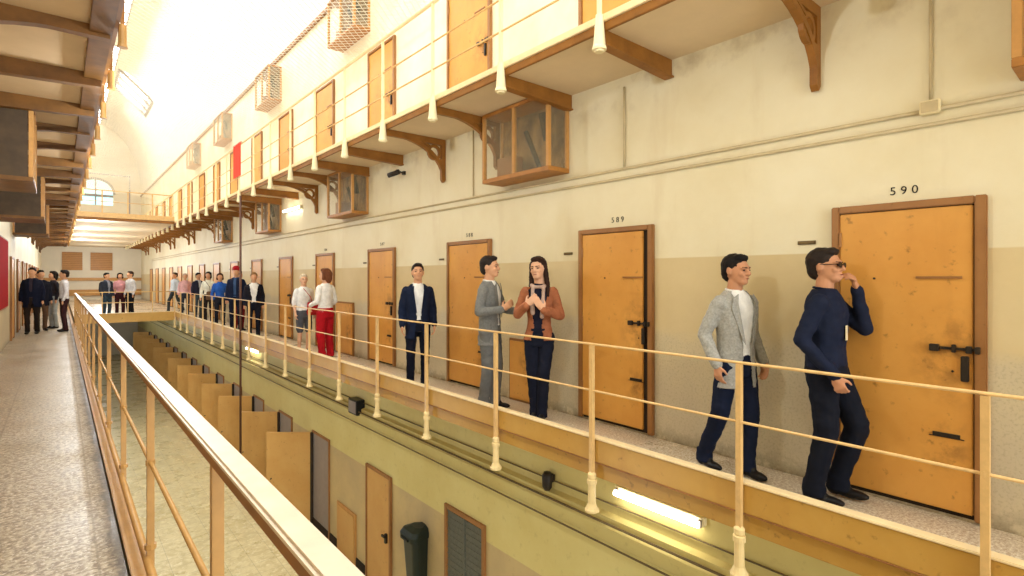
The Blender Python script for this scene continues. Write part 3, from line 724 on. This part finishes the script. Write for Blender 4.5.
def person(loc, rz, H, label, spec, group=None, vox=.012):
    P = dict(BASE); P.update(spec.get('pose', {})); V = {k: Vector(v) if isinstance(v, tuple) else v for k, v in P.items()}
    s = H/1.75
    root = empty('person', (loc[0], loc[1], loc[2] if len(loc) > 2 else 0), label, 'person', group, rz=rz)
    root.scale = (s, s, s)
    female = spec.get('female', False); girth = spec.get('girth', 1.0)
    sw = .9 if female else 1.0
    for k in ('sh_r', 'sh_l'): V[k] = Vector((V[k].x*sw, V[k].y, V[k].z))
    yaw, pitch, tilt = [R(a) for a in spec.get('head', (0, 0, 0))]
    neck = Vector((0, .0, 1.49)); HT = Matrix.Translation(neck) @ Matrix.Rotation(yaw, 4, 'Z') @ Matrix.Rotation(-pitch, 4, 'X') @ Matrix.Rotation(tilt, 4, 'Y') @ Matrix.Scale(1.09, 4) @ Matrix.Translation((0, 0, -.012)) @ Matrix.Translation(-neck)
    b = Clay()
    # head and face
    i0 = len(b.v)
    b.ell((0, -.005, 1.645), (.074, .094, .098)); b.ell((0, .022, 1.60), (.060, .070, .072)); b.ell((0, .052, 1.555), (.040, .042, .028))
    b.ell((0, .075, 1.655), (.055, .022, .018)); b.cap((0, .088, 1.645), (0, .108, 1.612), .010, .014, 8); b.ell((.012, .098, 1.608), (.009, .01, .007)); b.ell((-.012, .098, 1.608), (.009, .01, .007))
    b.ell((.036, .068, 1.608), (.020, .022, .020)); b.ell((-.036, .068, 1.608), (.020, .022, .020))
    b.ell((0, .088, 1.582), (.024, .011, .006)); b.ell((0, .086, 1.573), (.020, .011, .006))
    for sx in (1, -1): b.ell((sx*.076, -.005, 1.63), (.010, .020, .032))
    b.cap((0, -.012, 1.46), (0, -.0, 1.58), .055, .052); b.xf(HT, i0)
    b.cap((0, -.015, 1.40), (0, -.012, 1.50), .06, .055)
    # trunk
    tor = [((0, 0, .86), .14, .10), ((0, 0, .95), .150, .105), ((0, .0, 1.06), .132, .095), ((0, .005, 1.22), .148, .105), ((0, 0, 1.34), .158, .105), ((0, -.005, 1.42), .13, .085), ((0, -.01, 1.47), .07, .06)]
    if female: tor = [((0, 0, .86), .15, .105), ((0, 0, .95), .155, .105), ((0, 0, 1.07), .118, .085), ((0, .01, 1.24), .135, .105), ((0, 0, 1.34), .14, .1), ((0, -.005, 1.42), .115, .08), ((0, -.01, 1.47), .06, .055)]
    b.loft([(c, rx*girth*.93, ry*girth*.93) for c, rx, ry in tor])
    for sd in ('r', 'l'):
        S, E, W = V['sh_'+sd]-Vector((.010 if sd == 'r' else -.010, 0, .022)), V['el_'+sd], V['wr_'+sd]
        b.cap(S, E, .040, .036); b.cap(E, W, .038, .025)
        hand(b, W, V['hd_'+sd], V['hn_'+sd], 1 if sd == 'r' else -1, spec.get('curl', 22)) if vox < .02 else b.ell(W+V['hd_'+sd].normalized()*.06, (.03, .03, .07))
        Hh, K, A = V['hip_'+sd], V['kn_'+sd], V['an_'+sd]
        b.cap(Hh-Vector((0, 0, .04)), K, .070, .050); b.cap(K, A, .052, .036); b.cap(A-Vector((0, .01, .02)), A+Vector((0, .06, -.05)), .030, .022)
    put('body', b.mesh('body', skin(spec.get('skin', 'a')), vox*.8 if vox < .01 else vox), root)
    # eyes, brows and mouth on the nearer people
    if vox < .016:
        e = MB(); br = MB(); ww = MB(); mo = Clay()
        def part(nm, fn, m_):
            c_ = Clay(); fn(c_); c_.xf(HT, 0); me = bpy.data.meshes.new(nm); me.from_pydata([tuple(v) for v in c_.v], [], c_.f); me.materials.append(m_)
            for p in me.polygons: p.use_smooth = True
            put(nm, me, root)
        for sx in (1, -1):
            part('eye', lambda c_: c_.ell((sx*.030, .0865, 1.637), (.010, .006, .0055), n=8, m=6), cloth('eye_dark', (40, 28, 22), .1, 5, .3))
            part('eyebrow', lambda c_: c_.cap((sx*.014, .097, 1.655), (sx*.046, .083, 1.658), .0045, .003, 6), cloth('brow_dark', (46, 32, 24), .1, 5))
        part('mouth', lambda c_: c_.ell((0, .0965, 1.577), (.020, .005, .0035), n=8, m=6), cloth('lip_rose', (150, 84, 72), .1, 5))
    # hair
    hc = spec.get('hair', ((40, 28, 20), 'short')); hair = Clay(); col, style = hc
    if style != 'bald':
        hair.ell((0, -.022, 1.668), (.084, .096, .092)); hair.ell((0, .035, 1.725), (.058, .050, .030)); hair.ell((0, -.05, 1.62), (.074, .060, .075))
        for sx in (1, -1): hair.ell((sx*.070, -.012, 1.655), (.012, .032, .035))
        if style == 'long':
            for sx in (1, -1): hair.cap((sx*.066, -.01, 1.68), (sx*.085, .0, 1.47), .028, .026); hair.cap((sx*.085, .0, 1.48), (sx*.10, .05, 1.36), .026, .014)
            hair.cap((0, -.06, 1.66), (0, -.09, 1.40), .075, .06)
        if style == 'bob':
            for sx in (1, -1): hair.cap((sx*.062, -.01, 1.70), (sx*.078, .0, 1.56), .03, .026)
            hair.cap((0, -.05, 1.66), (0, -.06, 1.54), .08, .06)
        hair.xf(HT, 0)
        put('hair', hair.mesh('hair', cloth('hair_%d_%d_%d' % col, col, .35, 40, .6), max(vox, .008), fold=.004, fs=30), root)
    if 'cap' in spec:
        c_ = Clay(); c_.ell((0, -.01, 1.70), (.092, .104, .085)); c_.cap((0, .06, 1.705), (0, .13, 1.69), .03, .02); c_.xf(HT, 0)
        put('cap', c_.mesh('cap', cloth('cap_red', spec['cap']), max(vox, .012)), root)
    if spec.get('glasses'):
        c_ = MB()
        for sx in (1, -1):
            c_.add(*_disc((sx*.031, .101, 1.637), .022, .016)); c_.tube(HTi(HT, (sx*.052, .098, 1.642)), HTi(HT, (sx*.080, .0, 1.645)), .003, n=6)
        # the lenses are transformed as well
        c2 = MB()
        for sx in (1, -1):
            vs, fs = _disc((sx*.031, .101, 1.637), .024, .017); c2.add([HTi(HT, v) for v in vs], fs)
            c2.tube(HTi(HT, (sx*.052, .098, 1.642)), HTi(HT, (sx*.082, .0, 1.645)), .003, n=6)
        c2.tube(HTi(HT, (-.01, .105, 1.642)), HTi(HT, (.01, .105, 1.642)), .003, n=6)
        c2.build('glasses', M['black'], root)
    # trousers
    tr = spec.get('legs', 'trousers'); tc = spec['lower']; wide = spec.get('wide', 1.0)
    c_ = Clay()
    zc = .96 if not female else .98
    c_.loft([((0, 0, .80), .135*girth, .105*girth), ((0, 0, .90), .158*girth, .118*girth), ((0, 0, zc+.02), .150*girth, .112*girth)])
    for sd in ('r', 'l'):
        Hh, K, A = V['hip_'+sd], V['kn_'+sd], V['an_'+sd]
        if tr == 'trousers':
            c_.cap(Hh+Vector((0, 0, -.03)), K, .092*girth, .066*wide); c_.cap(K, A+Vector((0, .0, .02)), .066*wide, .054*wide)
            c_.loft([(A+Vector((0, .005, -.045)), .058*wide, .066*wide), (A+Vector((0, 0, .06)), .056*wide, .058*wide)])
        else:
            c_.cap(Hh, K+(Hh-K)*.05, .096, .078)
    put('trousers' if tr == 'trousers' else 'shorts', c_.mesh('trousers', cloth('cloth_%d_%d_%d' % tc, tc), vox, fold=.006), root)
    # shoes
    sc = spec.get('shoes', (26, 22, 20))
    for sd in ('r', 'l'):
        A = V['an_'+sd]; fa = R(spec.get('foot_'+sd, 0)); c_ = Clay()
        zb = A.z-.09
        f = Vector((sin(fa), cos(fa), 0)); base = Vector((A.x, A.y, zb))
        M3 = Matrix.Rotation(-fa, 3, 'Z')
        c_.ell(base+f*(-.02)+Vector((0, 0, .045)), (.038, .052, .045), M3); c_.ell(base+f*.09+Vector((0, 0, .032)), (.044, .105, .033), M3); c_.ell(base+f*.03+Vector((0, 0, .06)), (.036, .06, .038), M3)
        c_.v = [Vector((v.x, v.y, max(v.z, zb+.004))) for v in c_.v]
        put('shoe', c_.mesh('shoe', cloth('shoe_%d_%d_%d' % sc, sc, .2, 10, .35), min(max(vox, .008), .014)), root)
    # shirt
    up = spec['upper']
    hem = spec.get('hem', .90)
    def torso(g, hem_, top=1.475, flare=1.0):
        T_ = [((0, 0, hem_), .158*flare, .115*flare), ((0, 0, (hem_+1.06)/2), .155, .112), ((0, 0, 1.06), .146, .106), ((0, .005, 1.22), .160, .115), ((0, 0, 1.34), .172, .116), ((0, -.005, 1.395), .160, .102), ((0, -.008, 1.44), .120, .086), ((0, -.01, top), .074, .068)]
        if female: T_ = [((0, 0, hem_), .160*flare, .115*flare), ((0, 0, (hem_+1.06)/2), .146, .104), ((0, 0, 1.07), .128, .096), ((0, .015, 1.24), .146, .122), ((0, 0, 1.34), .150, .108), ((0, -.005, 1.39), .14, .095), ((0, -.008, 1.44), .10, .08), ((0, -.01, top), .066, .062)]
        return [(c, rx*g*girth, ry*g*girth) for c, rx, ry in T_]
    def sleeves(c_, r1, r2, r3, to=1.0):
        for sd in ('r', 'l'):
            S, E, W = V['sh_'+sd]-Vector((.006 if sd == 'r' else -.006, 0, .012)), V['el_'+sd], V['wr_'+sd]
            c_.ell(S+Vector((0, 0, -.012)), (r1, r1*1.12, r1*.98)); c_.cap(S, E, r1, r2)
            if to > 0: c_.cap(E, E+(W-E)*to*.97, r2, r3)
    c_ = Clay(); c_.loft(torso(1.0, hem)); 
    jk = spec.get('jacket')
    if not jk: sleeves(c_, .060*girth**.5, .052, .040, spec.get('sleeve', 1.0))
    put('shirt', c_.mesh('shirt', cloth('cloth_%d_%d_%d' % up, up), vox, fold=.008 if not jk else .003), root)
    if spec.get('collar', True):
        c2 = Clay(); n = 12
        for i in range(n):
            a0, a1 = 2*pi*(i+.6)/n+pi/2, 2*pi*(i+1.6)/n+pi/2
            if i in (n-1,): continue
            c2.cap((.066*cos(a0), -.012+.064*sin(a0), 1.478+.008*-sin(a0)), (.066*cos(a1), -.012+.064*sin(a1), 1.478+.008*-sin(a1)), .011, .011, 6)
        put('collar', c2.mesh('collar', cloth('cloth_%d_%d_%d' % up, up), .008, smooth=1), root)
    if jk:
        jc, jhem, gap = jk[:3]
        c_ = Clay(); c_.loft(torso(1.09, jhem, 1.485, jk[3] if len(jk) > 3 else 1.06)); sleeves(c_, .058, .054, .045)
        def cutf(p):
            if p.z < jhem+.004: return True
            if p.z > 1.475: return True
            g = gap*(.35+.65*max(0, min(1, (p.z-1.02)/.38)))+(.03 if p.z < 1.0 else 0)*(1.0-p.z)*4*spec.get('opn', 1)
            return p.y > .04 and abs(p.x) < g and p.z < 1.5 and math.hypot(p.x, 0) < .2 and p.y < .16*girth
        cl2 = cloth('jacket_%d_%d_%d' % jc, jc, spec.get('jvar', .25), spec.get('jsc', 14))
        put('jacket' if not spec.get('cardigan') else 'cardigan', c_.mesh('jacket', cl2, vox, fold=.007, cut=cutf, thick=.006), root)
        if vox < .016 and not spec.get('cardigan'):
            for sx in (1, -1):
                lp = MB(); yb = .128*girth
                def Y(z): return (.116*1.10 if z < 1.3 else (.116*1.1-(z-1.3)*.16))*girth+.006
                g1 = gap
                poly = [(sx*(g1*.40), 1.06), (sx*(g1*1.0), 1.38), (sx*(g1*.75+.012), 1.45), (sx*(g1+.030), 1.42), (sx*(g1+.052), 1.34), (sx*(g1*.5+.02), 1.10)]
                n = len(poly); vs = [(x, Y(z)-x*x*1.9, z) for x, z in poly]+[(x, Y(z)-x*x*1.9+.006, z) for x, z in poly]
                lp.add(vs, [tuple(range(n)), tuple(range(n, 2*n))]+[(i, (i+1) % n, (i+1) % n+n, i+n) for i in range(n)])
                lp.build('lapel', cl2, root)
    if 'scarf' in spec:
        c_ = Clay()
        for i in range(10):
            a0, a1 = 2*pi*i/10, 2*pi*(i+1)/10
            c_.cap((.085*cos(a0), .0+.085*sin(a0), 1.455-.02*sin(a0)), (.085*cos(a1), .085*sin(a1), 1.455-.02*sin(a1)), .019, .019, 8)
        c_.cap((.06, .07, 1.45), (.05, .125, 1.16), .018, .024); c_.cap((-.06, .07, 1.45), (-.05, .125, 1.12), .018, .024)
        put('scarf', c_.mesh('scarf', cloth('scarf_%d_%d_%d' % spec['scarf'], spec['scarf'], .3, 40), .01, fold=.005), root)
    if 'bag' in spec:
        c_ = Clay(); px, py, pz = spec['bag'][1]
        c_.loft([((px, py, pz-.15), .12, .055), ((px, py, pz-.1), .14, .065), ((px, py, pz+.1), .13, .06), ((px, py, pz+.14), .11, .04)])
        put('bag', c_.mesh('bag', cloth('bag_%d_%d_%d' % spec['bag'][0], spec['bag'][0]), .015), root)
        st = Clay(); st.cap((px, py, pz+.1), (px*.7, .135, 1.25), .01, .01, 6); st.cap((px*.7, .135, 1.25), (-px*.5, .10, 1.44), .01, .01, 6)
        put('strap', st.mesh('strap', cloth('bag_%d_%d_%d' % spec['bag'][0], spec['bag'][0]), .008, smooth=0), root)
    if 'backpack' in spec:
        c_ = Clay(); c_.loft([((0, -.19, 1.0), .13, .07), ((0, -.2, 1.1), .15, .09), ((0, -.19, 1.35), .14, .08), ((0, -.18, 1.42), .1, .05)])
        put('backpack', c_.mesh('backpack', cloth('pack_dark', spec['backpack']), .02), root)
    if 'tag' in spec:
        MB().box((-.022, 0, -.05), (.022, .004, .05)).build('white_tag', M['sleeve'], root).location = spec['tag']
    return root
def HTi(HT, v): return tuple(HT @ Vector(v))
def _disc(c, rx, rz, n=12, t=.004):
    vs = [(c[0]+rx*cos(2*pi*i/n), c[1], c[2]+rz*sin(2*pi*i/n)) for i in range(n)]+[(c[0]+rx*cos(2*pi*i/n), c[1]+t, c[2]+rz*sin(2*pi*i/n)) for i in range(n)]
    return vs, [tuple(range(n)), tuple(range(n, 2*n))]+[(i, (i+1) % n, (i+1) % n+n, i+n) for i in range(n)]

DK = (34, 26, 20); NAVY = (22, 30, 50); WHITE = (238, 234, 226)
# near five
person((4.10, 1.46), R(186), 1.74, 'person in navy shirt and sunglasses, hand held to the mouth, standing by door 590',
  dict(skin='b', hair=((44, 34, 28), 'short'), upper=(26, 32, 52), lower=(20, 23, 34), glasses=True, head=(-8, -2, 0), girth=1.12, hem=.93, wide=1.18, curl=38,
       pose=dict(el_r=(.25, -.09, 1.13), wr_r=(.22, .11, .90), hd_r=(-.1, .35, -1), hn_r=(-1, .0, 0), el_l=(-.17, .20, 1.20), wr_l=(-.075, .17, 1.475), hd_l=(.45, -.15, 1), hn_l=(.3, -1, 0),
                 kn_l=(-.10, .17, .52), an_l=(-.10, .05, .10), kn_r=(.10, .03, .50), an_r=(.11, -.05, .09), hip_l=(-.09, .02, .92)), tag=(.05, .135, 1.18)), vox=.0085)
person((4.03, 2.08), R(163), 1.715, 'person in light grey blazer, white shirt and dark blue jeans walking along the right walkway',
  dict(skin='b', hair=((26, 20, 18), 'short'), upper=WHITE, lower=(22, 29, 50), jacket=((172, 168, 158), .71, .085), head=(8, 2, 0), hem=.92, jvar=.35, jsc=60, opn=1, wide=1.1,
       pose=dict(kn_r=(.11, -.05, .50), an_r=(.10, -.24, .11), kn_l=(-.09, .06, .50), an_l=(-.09, .03, .09), el_r=(.24, -.09, 1.13), wr_r=(.23, .04, .90), el_l=(-.235, -.06, 1.13), wr_l=(-.22, .07, .91))), vox=.0085)
person((3.98, 4.27), R(128), 1.76, 'person with long dark hair in rust cardigan, hands raised to the chest',
  dict(female=True, girth=.9, skin='c', hair=((52, 32, 24), 'long'), upper=(30, 30, 46), lower=(24, 27, 42), jacket=((172, 106, 72), .86, .11, 1.15), cardigan=True, head=(-12, 2, 4), collar=False, hem=.88, scarf=(196, 166, 148), jvar=.35,
       pose=dict(el_r=(.23, .03, 1.14), wr_r=(.10, .21, 1.25), hd_r=(-.7, .1, .6), hn_r=(0, -1, .2), el_l=(-.23, .02, 1.13), wr_l=(-.08, .22, 1.20), hd_l=(.6, .2, .8), hn_l=(0, -1, .2),
                 kn_r=(.07, .02, .5), an_r=(.05, -.02, .09), kn_l=(-.06, .06, .5), an_l=(-.04, .04, .09)), opn=2), vox=.0095)
person((3.86, 4.99), R(208), 1.785, 'person in grey suit seen in profile, one hand raised while talking on the right walkway',
  dict(skin='a', hair=((44, 36, 32), 'short'), upper=WHITE, lower=(106, 104, 100), jacket=((122, 120, 114), .74, .06), head=(0, 0, 0), hem=.92, jvar=.3, jsc=50, wide=1.1,
       pose=dict(el_r=(.235, -.03, 1.13), wr_r=(.17, .23, 1.16), hd_r=(-.1, .8, .6), hn_r=(-1, 0, .3), el_l=(-.24, .06, 1.15), wr_l=(-.14, .26, 1.12), hd_l=(.3, .9, .1), hn_l=(0, 0, 1),
                 kn_r=(.09, .02, .5), an_r=(.09, -.04, .09), kn_l=(-.09, .05, .5), an_l=(-.10, .02, .09))), vox=.0095)
person((3.82, 6.58), R(158), 1.73, 'person in navy suit and open white shirt standing upright on the right walkway',
  dict(skin='a', hair=((38, 28, 24), 'short'), upper=WHITE, lower=(20, 22, 36), jacket=((24, 32, 54), .70, .07), head=(-4, -6, 0), hem=.92), vox=.0105)
# pair in white
person((3.84, 10.05), R(20), 1.70, 'person in loose white blouse and red trousers, back to the camera',
  dict(female=True, skin='c', hair=((120, 70, 44), 'bob'), upper=(240, 236, 228), lower=(178, 22, 32), hem=.92, collar=False, pose=dict(wr_r=(.20, .16, 1.0), wr_l=(-.2, .18, 1.05)), head=(25, 0, 0), wide=1.25, girth=1.1), vox=.014)
person((3.80, 11.1), R(190), 1.60, 'person with white hair in white shirt, grey shorts and red bag on the right walkway',
  dict(skin='c', hair=((226, 206, 176), 'short'), upper=(238, 234, 228), lower=(84, 84, 88), legs='shorts', hem=.9, sleeve=.2, bag=((176, 34, 40), (-.12, .16, 1.0)), head=(-20, 0, 0), girth=1.08), vox=.014)
# queue further along the right walkway
far = [
 ((3.78, 14.7), 165, 1.66, 'person in open black jacket over white shirt, right end of the distant queue', dict(hair=((150, 110, 70), 'short'), upper=WHITE, lower=(24, 26, 38), jacket=((26, 26, 36), .84, .10))),
 ((3.72, 16.25), 150, 1.82, 'person in dark navy jacket with red cap in the distant queue', dict(hair=(DK, 'short'), upper=(60, 84, 120), lower=(22, 24, 40), jacket=((24, 32, 56), .84, .03), cap=(168, 24, 34))),
 ((3.95, 16.9), 200, 1.72, 'person in faded denim shirt beside the red cap in the distant queue', dict(hair=(DK, 'short'), upper=(96, 128, 160), lower=(140, 40, 44))),
 ((3.76, 18.4), 170, 1.66, 'person with brown bob in bright blue shirt in the distant queue', dict(female=True, hair=((80, 44, 28), 'bob'), upper=(44, 92, 176), lower=(36, 36, 44))),
 ((3.80, 20.3), 150, 1.72, 'person with dark hair in white blouse in the distant queue', dict(female=True, hair=((40, 30, 24), 'bob'), upper=(236, 232, 212), lower=(44, 36, 34), bag=((110, 80, 56), (-.12, .16, .95)))),
 ((3.92, 22.7), 200, 1.70, 'person in dark vest and pale sleeves in the distant queue', dict(hair=(DK, 'short'), upper=(190, 200, 214), lower=(60, 76, 84), jacket=((40, 40, 56), .9, .05))),
 ((3.80, 24.7), 180, 1.68, 'person in pink shirt in the distant queue', dict(hair=((200, 170, 150), 'short'), upper=(228, 176, 176), lower=(52, 56, 66))),
 ((3.86, 27.6), 120, 1.74, 'person in pale blue shirt striding at the far end of the right walkway', dict(hair=((70, 60, 50), 'short'), upper=(204, 214, 224), lower=(60, 66, 70), pose=dict(kn_r=(.1, .2, .52), an_r=(.1, .22, .1), kn_l=(-.1, -.1, .5), an_l=(-.1, -.32, .14)))),
 ((1.32, 24.75), 215, 1.70, 'person in dark jacket with backpack, left of the three on the footbridge', dict(hair=(DK, 'short'), upper=(150, 150, 160), lower=(48, 64, 76), jacket=((52, 56, 66), .86, .05), backpack=(30, 34, 44))),
 ((1.74, 25.1), 180, 1.70, 'person in pink top, middle of the three on the footbridge', dict(hair=((36, 26, 22), 'bob'), female=True, upper=(214, 150, 150), lower=(56, 22, 26))),
 ((2.02, 24.7), 120, 1.76, 'person in pale grey shirt and black trousers, right of the three on the footbridge', dict(hair=((60, 42, 34), 'short'), upper=(206, 202, 200), lower=(26, 26, 30))),
 ((-.58, 19.6), 170, 1.80, 'tall person in dark navy coat near the wall at the left walkway end', dict(hair=((40, 26, 22), 'short'), upper=(60, 50, 60), lower=(46, 36, 30), jacket=((20, 24, 44), .70, .02), girth=1.1)),
 ((-.42, 20.5), 200, 1.74, 'person in black coat and brown trousers in the huddle on the left walkway', dict(hair=(DK, 'short'), upper=(40, 36, 40), lower=(112, 82, 60), jacket=((24, 24, 36), .72, .02), girth=1.08)),
 ((-.16, 21.3), 120, 1.72, 'person in dark clothes and pale trousers in the middle of the left walkway huddle', dict(hair=(DK, 'bob'), female=True, upper=(48, 44, 50), lower=(170, 172, 168))),
 ((.09, 19.9), 95, 1.74, 'person in white shirt leaning by the left railing at its far end', dict(hair=((30, 22, 20), 'short'), upper=(226, 220, 220), lower=(60, 34, 34))),
]
for (p, rz, H, lab, sp) in far: person(p, R(rz), H, lab, sp, vox=.022)

# ------------------------------------------------------------------ light
def area(name, loc, rot, sx, sy, e, col=(1, .93, .8)):
    l = bpy.data.lights.new(name, 'AREA'); l.shape = 'RECTANGLE'; l.size = sx; l.size_y = sy; l.energy = e; l.color = col
    o = bpy.data.objects.new(name, l); C.objects.link(o); o.location = loc; o.rotation_euler = rot; return o
area('daylight_skylights', (cx, 18, 11.6), (0, 0, 0), 1.4, 44, 1900, (.86, .94, 1))
area('daylight_rotunda', (1.9, -7.5, 2.6), (R(90), 0, 0), 5.0, 11, 600, (.86, .94, 1))
def point(loc, e):  # added fill points without fixtures, standing in for daylight bounce along the corridor
    l = bpy.data.lights.new('bounce_fill_light', 'POINT'); l.energy = e; l.color = (.86, .94, 1); l.shadow_soft_size = .04
    o = bpy.data.objects.new('bounce_fill_light', l); C.objects.link(o); o.location = loc
for k in range(9): point((.9, 2.5+4.4*k, 3.3), 84)
for k in range(9): point((1.3, 4+4.4*k, -.9), 38)
for k in range(4): point((1.9, 28+5*k, 2.2), 90)
w = bpy.data.worlds.new('world'); bpy.context.scene.world = w; w.use_nodes = True
w.node_tree.nodes['Background'].inputs[0].default_value = (.88, .95, 1, 1); w.node_tree.nodes['Background'].inputs[1].default_value = 2.4

# ------------------------------------------------------------------ camera
cam = bpy.data.cameras.new('camera'); co = bpy.data.objects.new('camera', cam); C.objects.link(co)
f = 537.0; cam.sensor_width = 36; cam.lens = f/1024*36; cam.shift_y = -11/1024; cam.clip_start = .05
co.location = (0, 0, 1.55); co.rotation_euler = (pi/2, 0, -math.atan(452/f))
bpy.context.scene.camera = co
vs = bpy.context.scene.view_settings
vs.view_transform = 'Standard'; vs.look = 'None'; vs.exposure = .13; vs.gamma = 1; vs.use_curve_mapping = False
